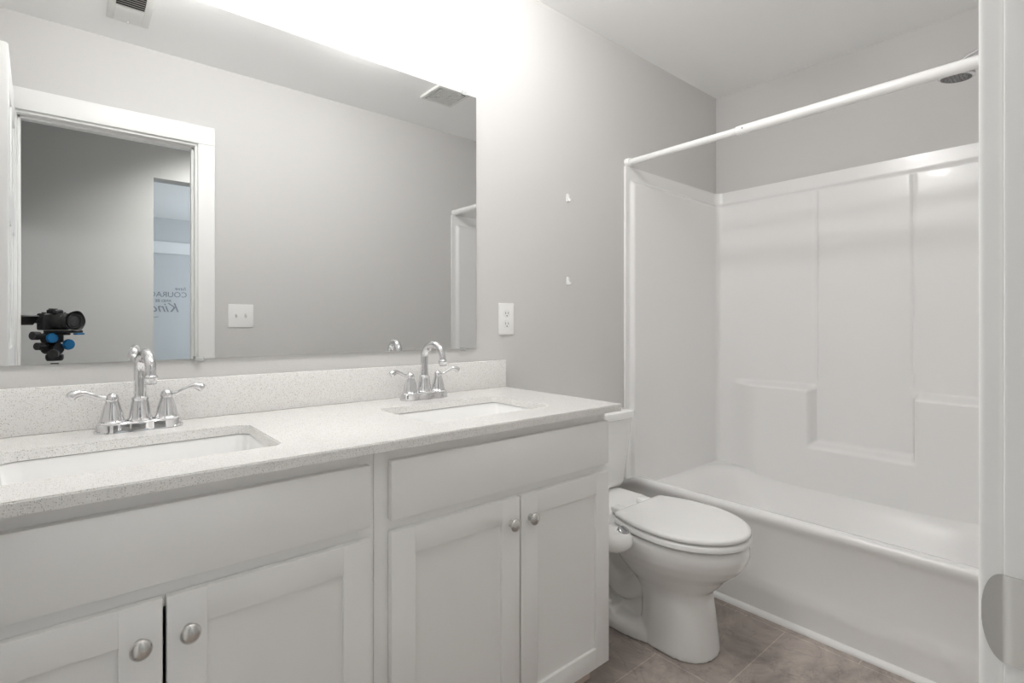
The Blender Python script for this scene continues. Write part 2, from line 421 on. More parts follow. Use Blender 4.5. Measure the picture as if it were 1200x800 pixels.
# ------------------------------------------------------------------ countertop and sinks
SINKS = ((0.110, 0.2145), (0.878, 0.2100)); SY, SHY = 1.2385, 0.139
t = thing('countertop', 'long white speckled quartz worktop over both vanity cabinets', 'countertop', (0.5, 1.3, CB))
bm = B()
outer = [Vector((XW + 0.003, YF, CT)), Vector((1.274, YF, CT)), Vector((1.278, YF + 0.004, CT)), Vector((1.278, D - 0.002, CT)), Vector((XW + 0.003, D - 0.002, CT))]
edges = []
def loop(pts):
    v = [bm.verts.new(p) for p in pts]
    for i in range(len(v)): edges.append(bm.edges.new((v[i], v[(i + 1) % len(v)])))
loop(outer)
for cx, hx in SINKS: loop(rrect(cx, SY, hx, SHY, 0.024, CT, 7))
bmesh.ops.triangle_fill(bm, edges=edges, use_beauty=True)
top = list(bm.faces)
ret = bmesh.ops.extrude_face_region(bm, geom=top)
bmesh.ops.translate(bm, verts=[g for g in ret['geom'] if isinstance(g, bmesh.types.BMVert)], vec=(0, 0, CB - CT))
bmesh.ops.recalc_face_normals(bm, faces=bm.faces)
es = [e for e in bm.edges if len(e.link_faces) == 2 and e.calc_face_angle() > 1.0 and all(abs(v.co.z - CT) < 1e-5 for v in e.verts)]
bmesh.ops.bevel(bm, geom=es, offset=0.0022, segments=2, affect='EDGES')
link('worktop', bm, M['quartz'], t, 30)
bm = B(); box(bm, XW + 0.003, 1.281, D - 0.021, D - 0.001, CT + 0.0002, 0.9645, 0.0018); link('backsplash', bm, M['quartz'], t, 30)

def sink(cx, hx, label):
    t = thing('sink', label, 'sink', (cx, SY, 0.70), 'undermount sinks set into the worktop')
    bm = B(); zt = CB - 0.0016
    def rg(d, z, r): return rrect(cx, SY, hx + d, SHY + d, r, z, 7)
    rings = [rg(0.022, zt - 0.012, 0.04), rg(0.022, zt, 0.04), rg(0.003, zt, 0.027), rg(0.0005, zt - 0.004, 0.027), rg(-0.006, zt - 0.04, 0.034), rg(-0.018, zt - 0.088, 0.044), rg(-0.030, zt - 0.110, 0.054), rg(-0.055, zt - 0.121, 0.06)]
    def flat(k, z): return [Vector((cx, SY, z)) + (Vector((p.x, p.y, z)) - Vector((cx, SY, z))) * k for p in rg(-0.055, z, 0.06)]
    rings += [flat(0.5, zt - 0.125), flat(0.12, zt - 0.129)]
    # underside
    rings += [flat(0.12, zt - 0.138), flat(1.0, zt - 0.134), rg(-0.022, zt - 0.115, 0.06), rg(0.004, zt - 0.05, 0.04), rg(0.008, zt - 0.012, 0.03)]
    vr = loft(bm, rings, False, False)
    n = len(vr[0])
    for i in range(n):
        j = (i + 1) % n; bm.faces.new((vr[-1][i], vr[-1][j], vr[0][j], vr[0][i]))
    link('basin', bm, M['china'], t, 40)
    bm = B(); zb = zt - 0.1285
    lathe(bm, [(0.0, -0.03), (0.017, -0.03), (0.018, -0.002), (0.031, 0.0005), (0.031, 0.002), (0.024, 0.0035), (0.018, 0.002), (0.012, 0.005), (0.0, 0.006)], (cx, SY, zb), (0, 0, 1), 28)
    d = link('drain', bm, M['chrome'], t); d['label'] = 'chrome drain'
    return t
sink(*SINKS[0], 'white rectangular basin in the worktop, below the nearer faucet at left')
sink(*SINKS[1], 'white rectangular basin in the worktop, near the end by the toilet')

# ------------------------------------------------------------------ faucets
FY0 = 1.474
def faucet(cx, label):
    z = CT
    t = thing('faucet', label, 'faucet', (cx, FY0, z), 'chrome faucets behind the sinks')
    bm = B()
    def outline(k, h, w, waist):
        out = []
        for i in range(48):
            a = 2 * PI * i / 48
            x = 0.083 * k * math.copysign(abs(math.cos(a)) ** 0.7, math.cos(a)); y = math.copysign(abs(math.sin(a)) ** 0.6, math.sin(a))
            wd = w * (1 - waist * (0.5 + 0.5 * math.cos(2 * PI * x / 0.052)) * (0 if abs(x) > 0.078 else 1) * (0 if abs(x) < 0.012 else 1) - 0.0)
            wd = w * (1 - waist * (math.exp(-((abs(x) - 0.027) / 0.011) ** 2)))
            out.append(Vector((cx + x, FY0 + y * wd * k, z + h)))
        return out
    loft(bm, [outline(1.02, 0.0002, 0.0285, 0.14), outline(1.02, 0.004, 0.0285, 0.14), outline(0.985, 0.006, 0.028, 0.16), outline(0.975, 0.017, 0.027, 0.18), outline(0.95, 0.0205, 0.0255, 0.2), outline(0.90, 0.0225, 0.0235, 0.22)])
    link('base_plate', bm, M['chrome'], t, 40)
    # spout
    bm = B()
    lathe(bm, [(0.0, 0.02), (0.0245, 0.02), (0.0255, 0.025), (0.022, 0.030), (0.0195, 0.048), (0.0175, 0.063), (0.0165, 0.068), (0.0172, 0.070), (0.0172, 0.073), (0.0135, 0.077), (0.0, 0.077)], (cx, FY0, z), (0, 0, 1), 28)
    zc_, rr = z + 0.134, 0.0455
    pts = [Vector((cx, FY0, z + 0.07 + 0.064 * i / 6)) for i in range(6)]
    for i in range(23):
        a = PI * i / 22 * 1.02
        pts.append(Vector((cx + 0.012 * (1 - math.cos(a)) / 2, FY0 - rr + rr * math.cos(a), zc_ + rr * math.sin(a) * 0.95)))
    rads = [0.0125] * 6 + [0.0125 - 0.0022 * i / 22 for i in range(23)]
    pts.append(pts[-1] + Vector((0, -0.0005, -0.006))); rads.append(0.0103)
    tube(bm, pts, rads, 18)
    tip = pts[-1]
    link('spout', bm, M['chrome'], t, 40)
    bm = B(); lathe(bm, [(0.0, 0.006), (0.0105, 0.006), (0.0135, 0.003), (0.0142, 0.0), (0.0135, -0.003), (0.0118, -0.005), (0.0118, -0.013), (0.0095, -0.0145), (0.0, -0.013)], tip, (0, 0, 1), 24)
    link('aerator', bm, M['chrome'], t, 50)
    for s in (-1, 1):
        hx = cx + s * 0.0515
        bm = B(); lathe(bm, [(0.0, 0.02), (0.0255, 0.02), (0.0262, 0.024), (0.0235, 0.027), (0.0222, 0.030), (0.0195, 0.045), (0.0150, 0.062), (0.0125, 0.070), (0.0135, 0.0725), (0.0132, 0.076), (0.0112, 0.082), (0.006, 0.087), (0.0, 0.088)], (hx, FY0, z), (0, 0, 1), 28)
        h = link('handle', bm, M['chrome'], t, 50)
        bm = B()
        pp = spline([(hx + s * 0.004, FY0, z + 0.077), (hx + s * 0.020, FY0 - 0.002, z + 0.0785), (hx + s * 0.036, FY0 - 0.005, z + 0.0865), (hx + s * 0.052, FY0 - 0.008, z + 0.0925), (hx + s * 0.066, FY0 - 0.010, z + 0.0900), (hx + s * 0.074, FY0 - 0.011, z + 0.0835)], 6)
        n = len(pp)
        tube(bm, pp, [0.0055 + 0.0048 * ss(0.45, 0.9, i / (n - 1)) - 0.0035 * ss(0.93, 1.0, i / (n - 1)) for i in range(n)], 14)
        link('lever', bm, M['chrome'], h, 60)
    bm = B(); tube(bm, [(cx, FY0 + 0.0275, z + 0.02), (cx, FY0 + 0.0275, z + 0.045)], 0.0022, 10); lathe(bm, [(0, 0.044), (0.0045, 0.045), (0.005, 0.049), (0.0035, 0.053), (0, 0.054)], (cx, FY0 + 0.0275, z), (0, 0, 1), 14)
    link('lift_rod', bm, M['chrome'], t)
    return t
faucet(0.120, 'chrome two-handle arc faucet behind the nearer sink at left')
faucet(0.876, 'chrome two-handle arc faucet behind the farther sink toward the toilet')

# ------------------------------------------------------------------ mirror
t = thing('mirror', 'large frameless wall mirror above the vanity', 'mirror', (0.44, D, 1.0135))
bm = B(); x0, x1, z0, z1 = -0.268, 1.1483, 1.0135, 1.945
box(bm, x0, x1, D - 0.006, D - 0.001, z0, z1)
bm.faces.ensure_lookup_table()
for f in bm.faces:
    f.material_index = 0 if f.normal.y < -0.9 or (abs(f.calc_center_median().y - (D - 0.006)) < 1e-5) else 1
link('glass', bm, [M['mirror'], M['glassedge']], t, 0)
for cx, zz, s in ((1.092, z1, 1), (1.088, z0, -1), (0.253, z0, -1), (0.0, z1, 1)):
    bm = B(); box(bm, cx - 0.010, cx + 0.010, D - 0.0105, D - 0.0065, zz - 0.006, zz + 0.009 if s > 0 else zz + 0.005, 0.0015)
    if s < 0:
        for v in bm.verts: v.co.z -= 0.001
    link('clip', bm, M['clear'], t)

# ------------------------------------------------------------------ outlet, switch, hooks
t = thing('electrical_outlet', 'white duplex outlet on the wall right of the mirror', 'outlet', (1.296, D, 1.122))
bm = B(); box(bm, 1.258, 1.334, D - 0.006, D - 0.0003, 1.061, 1.184, 0.0028, 3); link('cover_plate', bm, M['plate'], t)
for s in (-1, 1):
    zc = 1.1225 + s * 0.0205
    bm = B()
    ring = [Vector((1.296 + 0.0170 * max(-0.86, min(0.86, math.cos(2 * PI * i / 40))) * 1.05, 0, zc + 0.0150 * math.sin(2 * PI * i / 40))) for i in range(40)]
    loft(bm, [[Vector((p.x, D - 0.0055, p.z)) for p in ring], [Vector((p.x, D - 0.0075, p.z)) for p in ring]])
    r = link('receptacle', bm, M['plastic'], t)
    bm = B()
    box(bm, 1.2885, 1.2905, D - 0.0079, D - 0.007, zc - 0.002, zc + 0.007); box(bm, 1.3015, 1.3035, D - 0.0079, D - 0.007, zc - 0.001, zc + 0.006)
    lathe(bm, [(0, 0), (0.0025, 0), (0.0025, 0.001), (0, 0.001)], (1.296, D - 0.007, zc - 0.008), (0, -1, 0), 12)
    link('slot', bm, M['slot'], r)
bm = B(); lathe(bm, [(0, 0), (0.003, 0), (0.0025, 0.001), (0, 0.0013)], (1.296, D - 0.006, 1.1225), (0, -1, 0), 14); link('screw', bm, M['plate'], t)

t = thing('light_switch', 'white double toggle switch plate beside the doorway, seen in the mirror', 'light switch', (0.69, YS, 1.145))
bm = B(); box(bm, 0.628, 0.752, YS + 0.0003, YS + 0.006, 1.083, 1.207, 0.0028, 3); link('cover_plate', bm, M['plate'], t)
for cx in (0.667, 0.713):
    bm = B(); box(bm, cx - 0.006, cx + 0.006, YS + 0.0055, YS + 0.0068, 1.133, 1.157); lk = link('switch_slot', bm, M['grille'], t)
    bm = B()
    loft(bm, [[Vector((cx + a * 0.0042, YS + 0.006, 1.145 + b * 0.006)) for a, b in ((-1, -1), (1, -1), (1, 1), (-1, 1))], [Vector((cx + a * 0.0036, YS + 0.017, 1.152 + b * 0.0035)) for a, b in ((-1, -1), (1, -1), (1, 1), (-1, 1))]])
    link('toggle', bm, M['plastic'], t)
for cx in (0.667, 0.713):
    for s in (-1, 1):
        bm = B(); lathe(bm, [(0, 0), (0.003, 0), (0.0025, 0.001), (0, 0.0013)], (cx, YS + 0.006, 1.145 + s * 0.030), (0, 1, 0), 12); link('screw', bm, M['plate'], t)

def hook(z, label):
    x = 1.645
    t = thing('wall_hook', label, 'hook', (x, D, z), 'small adhesive hooks on the wall above the toilet')
    bm = B(); ring = rrect(x, z, 0.0085, 0.019, 0.007, 0, 5)
    loft(bm, [[Vector((p.x, D - 0.0003, p.y)) for p in ring], [Vector((p.x, D - 0.0045, p.y)) for p in ring], [Vector((x + (p.x - x) * 0.85, D - 0.006, z + (p.y - z) * 0.92)) for p in ring]])
    link('back_plate', bm, M['plastic'], t)
    bm = B(); pp = spline([(x, D - 0.004, z + 0.004), (x, D - 0.009, z - 0.006), (x, D - 0.012, z - 0.013), (x, D - 0.017, z - 0.013), (x, D - 0.019, z - 0.005)], 6)
    tube(bm, pp, [0.0032] * (len(pp) - 4) + [0.0032, 0.0032, 0.003, 0.0022], 12); link('prong', bm, M['plastic'], t)
hook(1.650, 'small white adhesive hook on the wall, upper of the two')
hook(1.288, 'small white adhesive hook on the wall, lower of the two, level with the outlet')

# ------------------------------------------------------------------ bathtub with moulded surround
t = thing('bathtub', 'white one-piece bathtub with moulded shower walls', 'bathtub', (2.45, 0.81, 0))
TY0, TY1 = YS + 0.003, D - 0.003
# tub: apron profile lofted along y, then deck and basin rings
bm = B()
NP = 192
cxT, cyT = 2.44, (TY0 + TY1) / 2
def sring(hx, hy, n, cx, zf):
    out = []
    for i in range(NP):
        a = 2 * PI * i / NP; c, s = math.cos(a), math.sin(a)
        x = cx + hx * math.copysign(abs(c) ** (2 / n), c); y = cyT + hy * math.copysign(abs(s) ** (2 / n), s)
        out.append(Vector((x, y, zf(x, y))))
    return out
HYT = (TY1 - TY0) / 2
def zdeck(x, y, off=0.0):
    front = 1 - ss(2.05, 2.16, x)
    endf = ss(HYT - 0.10, HYT - 0.005, abs(y - cyT))
    return 0.306 + 0.080 * front * (1 - 0.35 * endf) + off
# outside: front apron only (others against walls)
prof = [(1.9965, 0.0), (1.9965, 0.085), (1.9985, 0.105), (2.006, 0.135), (2.0105, 0.160), (2.0125, 0.22), (2.0105, 0.325), (2.004, 0.345), (1.999, 0.358), (1.9985, 0.370), (2.003, 0.380), (2.012, 0.3855), (2.026, 0.3865), (2.042, 0.3835), (2.054, 0.376)]
ys = [TY0 + (TY1 - TY0) * i / 150 for i in range(151)]
def ap(y):
    e = ss(HYT - 0.09, HYT, abs(y - cyT)); out = []
    for x, z in prof:
        if z > 0.30: z -= 0.028 * e * (z - 0.30) / 0.086
        out.append(Vector((x, y, z)))
    return out
loft(bm, [ap(y) for y in ys], False, False, closed=False)
# deck grid + basin as a height field from the rim to the back
nx, nyy = 96, 150
def zin(x, y):
    # basin: superellipse distance
    u = (x - 2.462) / 0.408; v = (y - cyT) / 0.728
    d = (abs(u) ** 5.0 + abs(v) ** 5.0) ** (1 / 5.0)
    e = ss(HYT - 0.09, HYT, abs(y - cyT))
    rim = 0.376 - 0.028 * e * (0.076 / 0.086)
    deck = 0.306 + (rim - 0.306) * (1 - ss(2.054, 2.16, x))
    depth = 1 - ss(0.42, 1.0, d)
    if d >= 1: return deck
    return deck + (0.055 - deck) * (1 - (1 - depth) ** 1.0)
gr = []
for j in range(nyy + 1):
    y = TY0 + (TY1 - TY0) * j / nyy; row = []
    for i in range(nx + 1):
        x = 2.054 + (2.905 - 2.054) * i / nx
        row.append(bm.verts.new((x, y, zin(x, y))))
    gr.append(row)
for a, b in zip(gr, gr[1:]):
    for i in range(nx): bm.faces.new((a[i], a[i + 1], b[i + 1], b[i]))
bmesh.ops.remove_doubles(bm, verts=bm.verts, dist=0.0006)
link('tub', bm, M['acrylic'], t, 70)
bm = B(); lathe(bm, [(0, 0.0), (0.034, 0.0), (0.034, 0.003), (0.026, 0.005), (0.0, 0.006)], (2.425, 0.34, 0.058), (0, 0, 1), 24); link('tub_drain', bm, M['chrome'], t)

# surround: one skin swept round three walls
XB = XE - 0.014; Y1 = D - 0.011; Y0 = YS + 0.011; XF = 2.036; ZT = 1.865
rc = 0.045
path = []   # (pos, inward normal, kind, coordinate)
def add(p, n, kind, c): path.append((Vector((p[0], p[1], 0)), Vector((n[0], n[1], 0)), kind, c))
def lin(a, b, k): return [a + (b - a) * i / k for i in range(k + 1)]
ex = [XF, XF + 0.012, XF + 0.024, XF + 0.030, XF + 0.036, XF + 0.042, XF + 0.048, XF + 0.054, XF + 0.060, XF + 0.068] + lin(XF + 0.085, XB - rc, 46)
for x in ex: add((x, Y1), (0, -1), 'end', x)
for i in range(1, 8):
    a = PI / 2 * i / 8; add((XB - rc + rc * math.sin(a), Y1 - rc + rc * math.cos(a)), (-math.sin(a), -math.cos(a)), 'cove', i / 8)
yy = sorted(set([round(v, 5) for v in lin(Y1 - rc, Y0 + rc, 200)]), reverse=True)
for y in yy: add((XB, y), (-1, 0), 'back', y)
for i in range(1, 8):
    a = PI / 2 * i / 8; add((XB - rc + rc * math.cos(a), Y0 + rc - rc * math.sin(a)), (-math.cos(a), math.sin(a)), 'cove', 1 - i / 8)
for x in ex[::-1]: add((x, Y0), (0, 1), 'end', x)
zz = lin(0.06, 0.25, 14) + lin(0.26, 0.70, 52) + lin(0.71, 0.86, 40)[0:] + lin(0.875, 1.74, 30) + lin(1.75, 1.832, 26) + [1.845, ZT]
ym = (Y0 + Y1) / 2
def off(kind, c, z):
    lip = 1 - ss(1.778, 1.806, z)                # below the flat top flange the panels stand proud
    if kind == 'end':
        pr_ = 0.004 + 0.017 * ss(XF + 0.028, XF + 0.050, c) * lip
        return pr_
    if kind == 'cove':
        return 0.004 + 0.017 * lip
    base = 0.004 + 0.017 * lip
    dy = abs(c - ym)                              # distance from the centre line of the back wall
    # moulded vertical grooves
    g = 0.0075 * math.exp(-((dy - 0.1975) / 0.0055) ** 2) * lip * (1 - ss(1.775, 1.785, z)) * ss(0.79, 0.83, z)
    # lower half stands forward with ledges either side of a centre recess
    fade = 1 - ss(0.46, 0.66, dy)
    outer_ = ss(0.196, 0.222, dy)
    led = 1 - ss(0.762, 0.796, z)
    sill = 1 - ss(0.482, 0.512, z)
    o = 0.066 * fade * (led * outer_ + sill * (1 - outer_) * 1.0)
    o = 0.066 * fade * max(led * outer_, sill)
    o += 0.045 * (1 - ss(0.07, 0.30, z)) * fade
    return base + o - g
bm = B()
rows = []
for z in zz:
    row = []
    for p, n, kind, c in path:
        q = p + n * off(kind, c, z); row.append(bm.verts.new((q.x, q.y, z)))
    rows.append(row)
for a, b in zip(rows, rows[1:]):
    for i in range(len(a) - 1): bm.faces.new((a[i], a[i + 1], b[i + 1], b[i]))
# top and front edges return to the walls
def outp(p, n, z): q = p - n * 0.0095; return bm.verts.new((q.x, q.y, z))
tv = [outp(p, n, ZT) for p, n, k, c in path]
for i in range(len(tv) - 1): bm.faces.new((rows[-1][i], rows[-1][i + 1], tv[i + 1], tv[i]))
for idx in (0, -1):
    p, n, k, c = path[idx]; sv = [outp(p, n, z) for z in zz]
    for i in range(len(zz) - 1): bm.faces.new((rows[i][idx], rows[i + 1][idx], sv[i + 1], sv[i]))
link('surround', bm, M['acrylic'], t, 50)

# ------------------------------------------------------------------ shower rod and head
t = thing('shower_rod', 'white telescoping shower curtain rod spanning above the tub', 'curtain rod', (2.062, 0.81, 1.886))
RX, RZ = 2.062, 1.886
bm = B(); tube(bm, [(RX, D - 0.004, RZ), (RX, 0.85, RZ)], 0.0150, 18); link('inner_tube', bm, M['rod'], t)
bm = B(); tube(bm, [(RX, 1.022, RZ), (RX, 1.018, RZ), (RX, 1.014, RZ), (RX, YS + 0.004, RZ)], [0.0153, 0.016, 0.0192, 0.0192], 18)
link('outer_tube', bm, M['rod'], t)
for y, s in ((D - 0.0003, -1), (YS + 0.0003, 1)):
    bm = B(); lathe(bm, [(0, 0), (0.021, 0), (0.0215, 0.008), (0.0208, 0.017), (0.0195, 0.022), (0.0, 0.022)], (RX, y, RZ), (0, s, 0), 22); link('end_cap', bm, M['rod'], t)
bm = B(); lathe(bm, [(0, 0), (0.0026, 0), (0.0026, 0.0012), (0, 0.0012)], (RX - 0.0192, 0.985, RZ), (-1, 0, 0), 12); link('screw', bm, M['slot'], t)

t = thing('overhead_shower', 'chrome shower head just behind the rod at right', 'shower', (2.45, YS, 2.06))
bm = B(); lathe(bm, [(0, 0.0003), (0.030, 0.0003), (0.029, 0.006), (0.014, 0.010), (0, 0.010)], (2.45, YS, 2.07), (0, 1, 0), 24); link('flange', bm, M['chrome'], t)
hd = Vector((2.452, 0.392, 2.000))
ax = Vector((0, 0.10, -1.0)).normalized()
bm = B(); pp = spline([(2.45, YS + 0.005, 2.07), (2.45, YS + 0.10, 2.09), (2.45, YS + 0.20, 2.092), (2.45, 0.350, 2.068), hd - ax * 0.045], 6)
tube(bm, pp, 0.0085, 14); link('arm', bm, M['chrome'], t)
bm = B(); lathe(bm, [(0, -0.05), (0.013, -0.05), (0.016, -0.042), (0.014, -0.035), (0.024, -0.026), (0.046, -0.016), (0.054, -0.008), (0.054, 0.0), (0.050, 0.003), (0, 0.003)], hd, ax, 32); link('spray_head', bm, M['chrome'], t, 40)
bm = B(); lathe(bm, [(0, 0.0031), (0.045, 0.0031), (0.044, 0.005), (0, 0.005)], hd, ax, 28)
u, v = frame_from(ax)
for rr, n in ((0.012, 6), (0.024, 12), (0.036, 18)):
    for i in range(n):
        a = 2 * PI * i / n; lathe(bm, [(0, 0.005), (0.0024, 0.005), (0.0016, 0.0075), (0, 0.0075)], hd + (u * math.cos(a) + v * math.sin(a)) * rr, ax, 8)
link('spray_face', bm, M['shower_face'], t)

# ------------------------------------------------------------------ toilet
TX = 1.615
t = thing('toilet', 'white elongated two-piece toilet between the vanity and the tub', 'toilet', (TX, 1.15, 0))
def egg(yf, yb, hw, z, n=48, pf=2.0, pb=2.6, ym_=None, hb=None):
    """closed outline: rounded front at yf, squarer rear at yb; hb = half width at the rear"""
    ym_ = ym_ if ym_ is not None else yf + (yb - yf) * 0.52
    out = []
    for i in range(n):
        a = 2 * PI * i / n; c, s = math.cos(a), math.sin(a)
        p = pf if s < 0 else pb
        x = math.copysign(abs(c) ** (2 / p), c); y = math.copysign(abs(s) ** (2 / p), s)
        yy_ = ym_ + y * ((ym_ - yf) if s < 0 else (yb - ym_))
        h = hw
        if hb is not None and s > 0: h = hw + (hb - hw) * y
        out.append(Vector((TX + x * h, yy_, z)))
    return out
bm = B()
# bowl and front pedestal
loft(bm, [egg(0.868, 1.135, 0.108, 0.0, pf=2.5), egg(0.868, 1.135, 0.109, 0.010, pf=2.5), egg(0.872, 1.13, 0.107, 0.04, pf=2.5), egg(0.878, 1.125, 0.103, 0.09, pf=2.5), egg(0.885, 1.125, 0.100, 0.14, pf=2.5), egg(0.891, 1.14, 0.098, 0.185, pf=2.4), egg(0.886, 1.16, 0.101, 0.208, pf=2.3), egg(0.862, 1.19, 0.118, 0.232, pf=2.1),
          egg(0.835, 1.215, 0.141, 0.265), egg(0.800, 1.235, 0.162, 0.295), egg(0.776, 1.25, 0.176, 0.325), egg(0.765, 1.26, 0.1825, 0.352), egg(0.764, 1.265, 0.184, 0.372), egg(0.769, 1.265, 0.181, 0.384), egg(0.776, 1.262, 0.175, 0.389)])
# rear deck carrying the tank
loft(bm, [rrect(TX, 1.33, 0.095, 0.12, 0.05, 0.27), rrect(TX, 1.35, 0.135, 0.16, 0.05, 0.33), rrect(TX, 1.37, 0.165, 0.165, 0.05, 0.37), rrect(TX, 1.375, 0.168, 0.163, 0.05, 0.400), rrect(TX, 1.38, 0.160, 0.155, 0.045, 0.408)])
# floor skirt
loft(bm, [egg(0.99, 1.47, 0.126, 0.0, pf=2.6, pb=4, hb=0.122), egg(0.99, 1.47, 0.126, 0.03, pf=2.6, pb=4, hb=0.122), egg(1.0, 1.46, 0.116, 0.048, pf=2.6, pb=4, hb=0.112), egg(1.02, 1.45, 0.095, 0.058, pf=2.6, pb=4, hb=0.09)])
# web behind the pedestal
loft(bm, [rrect(TX, 1.24, 0.052, 0.18, 0.03, 0.03), rrect(TX, 1.25, 0.050, 0.18, 0.03, 0.15), rrect(TX, 1.25, 0.06, 0.17, 0.03, 0.29)])
# trapway winding up and over at both sides
for s in (-1, 1):
    pp = spline([(TX + s * 0.034, 1.06, 0.245), (TX + s * 0.036, 1.13, 0.165), (TX + s * 0.036, 1.20, 0.125), (TX + s * 0.036, 1.28, 0.165), (TX + s * 0.036, 1.33, 0.245), (TX + s * 0.034, 1.40, 0.23), (TX + s * 0.034, 1.43, 0.13), (TX + s * 0.034, 1.43, 0.04)], 6)
    tube(bm, pp, 0.043, 16)
    box(bm, *sorted((TX + s * 0.06, TX + s * 0.118)), 1.205, 1.265, 0.02, 0.068)
bowl = link('bowl', bm, M['china'], t, 60); fuse(bowl, 0.0055, 6, 0.5)
for s in (-1, 1):
    bm = B(); lathe(bm, [(0, 0.0), (0.016, 0.0), (0.016, 0.006), (0.013, 0.016), (0.006, 0.021), (0, 0.022)], (TX + s * 0.098, 1.235, 0.066), (0, 0, 1), 20); link('bolt_cap', bm, M['plastic'], t)
# seat ring and lid
def seat_out(k, z, yf=0.762, yb=1.178, ym_=0.985, W=0.1855, taper=0.25, rc_=0.016):
    pts = []
    for i in range(33):                                    # rounded front half
        a = PI + PI * i / 32
        pts.append((W * math.cos(a), (ym_ - yf) * math.sin(a)))
    side = []
    L_ = yb - ym_
    for i in range(1, 13):                                 # sides drawing in toward the straight rear edge
        q = i / 12 * (L_ - rc_) / L_
        side.append((W * (1 - taper * q ** 2.1), q * L_))
    ex_, ey = side[-1]
    for i in range(1, 5):
        a = PI / 2 * i / 4; side.append((ex_ - rc_ * (1 - math.cos(a)) - 0.004 * i / 4, ey + rc_ * math.sin(a)))
    pts += side + [(-x, y) for x, y in side[::-1]]
    return [Vector((TX + x * k, ym_ + y * k, z)) for x, y in pts]
bm = B()
loft(bm, [seat_out(0.965, 0.394), seat_out(1.0, 0.398), seat_out(1.0, 0.411), seat_out(0.98, 0.4150), seat_out(0.70, 0.4150), seat_out(0.69, 0.408), seat_out(0.69, 0.396), seat_out(0.70, 0.394)], False, False)
n = len(seat_out(1, 0))
bm.verts.ensure_lookup_table()
for i in range(n):
    j = (i + 1) % n; bm.faces.new((bm.verts[7 * n + i], bm.verts[7 * n + j], bm.verts[j], bm.verts[i]))
link('seat', bm, M['plastic'], t, 50)
bm = B()
loft(bm, [seat_out(0.93, 0.4195), seat_out(0.975, 0.4200), seat_out(0.992, 0.4235), seat_out(0.990, 0.4300), seat_out(0.97, 0.4345), seat_out(0.92, 0.4362), seat_out(0.6, 0.4378), seat_out(0.2, 0.4382)])
link('lid', bm, M['plastic'], t, 60)
for s in (-1, 1):
    bm = B(); box(bm, *sorted((TX + s * 0.055, TX + s * 0.098)), 1.176, 1.225, 0.4085, 0.430, 0.006, 3); link('seat_hinge', bm, M['plastic'], t)
# tank
bm = B()
def tk(hx, y0, y1, z, r=0.03): return rrect(TX, (y0 + y1) / 2, hx, (y1 - y0) / 2, r, z, 6)
loft(bm, [tk(0.170, 1.40, 1.535, 0.409), tk(0.186, 1.378, 1.545, 0.422), tk(0.192, 1.370, 1.548, 0.440), tk(0.206, 1.362, 1.550, 0.56), tk(0.217, 1.355, 1.552, 0.66), tk(0.220, 1.353, 1.552, 0.702)])
link('tank', bm, M['china'], t, 50)
bm = B(); loft(bm, [tk(0.222, 1.350, 1.554, 0.7025), tk(0.229, 1.343, 1.556, 0.706), tk(0.230, 1.342, 1.556, 0.728), tk(0.227, 1.345, 1.555, 0.735), tk(0.218, 1.354, 1.55, 0.738), tk(0.12, 1.40, 1.50, 0.739, 0.02)])
link('tank_lid', bm, M['china'], t, 45)
bm = B(); lathe(bm, [(0, 0), (0.013, 0), (0.013, 0.006), (0.008, 0.009), (0, 0.010)], (TX - 0.155, 1.3575, 0.665), (0, -1, 0), 18); tube(bm, [(TX - 0.155, 1.345, 0.665), (TX - 0.12, 1.338, 0.660), (TX - 0.085, 1.336, 0.652)], [0.006, 0.0055, 0.007], 12); link('flush_lever', bm, M['chrome'], t)

# bidet attachment with its control panel at the seat's left
t = thing('bidet_attachment', 'white bidet attachment control panel with chrome dial beside the toilet seat', 'bidet', (1.39, 1.11, 0.385))
bm = B()
def pr_(k, z, dx=0.0): return [Vector((p.x + dx, p.y, z)) for p in rrect(1.368, 1.128, 0.0575 * k, 0.098 * k, 0.052 * k, z, 8)]
loft(bm, [pr_(0.72, 0.362, 0.004), pr_(0.90, 0.368, 0.002), pr_(0.99, 0.380), pr_(1.0, 0.392), pr_(0.95, 0.404, 0.002), pr_(0.84, 0.413, 0.004), pr_(0.6, 0.4175, 0.006), pr_(0.2, 0.419, 0.008)])
link('control_panel', bm, M['plastic'], t, 60)
for p, r in (((1.392, 1.072, 0.4125), 0.019), ((1.362, 1.175, 0.4165), 0.010)):
    bm = B(); lathe(bm, [(0, 0), (r * 1.15, 0), (r * 1.15, 0.003), (r * 0.95, 0.005), (r * 0.9, 0.012), (r * 0.6, 0.0145), (0, 0.015)], p, (-0.15, -0.55, 0.82), 20)
    k = link('dial', bm, mat('grey_chrome', (0.40, 0.40, 0.41), 0.18, 1.0), t); k['label'] = 'chrome dial'

# ------------------------------------------------------------------ ceiling vents (seen in the mirror)
t = thing('exhaust_fan', 'square ceiling exhaust fan grille, seen at the right of the mirror', 'vent', (1.665, 0.555, ZC))
cx, cy, hs = 1.665, 0.553, 0.108
bm = B()
for k0, k1 in ((1.0, 0.82),):
    a, b = hs * k0, hs * k1
    loft(bm, [rrect(cx, cy, a, a, 0.01, ZC - 0.0003), rrect(cx, cy, a, a, 0.01, ZC - 0.008), rrect(cx, cy, a * 0.96, a * 0.96, 0.01, ZC - 0.013), rrect(cx, cy, b, b, 0.006, ZC - 0.013), rrect(cx, cy, b, b, 0.006, ZC - 0.0003)], False, False)
link('frame', bm, M['grille'], t)
bm = B(); box(bm, cx - hs * 0.82, cx + hs * 0.82, cy - hs * 0.82, cy + hs * 0.82, ZC - 0.0015, ZC - 0.0004); link('backing', bm, M['duct'], t)
bm = B()
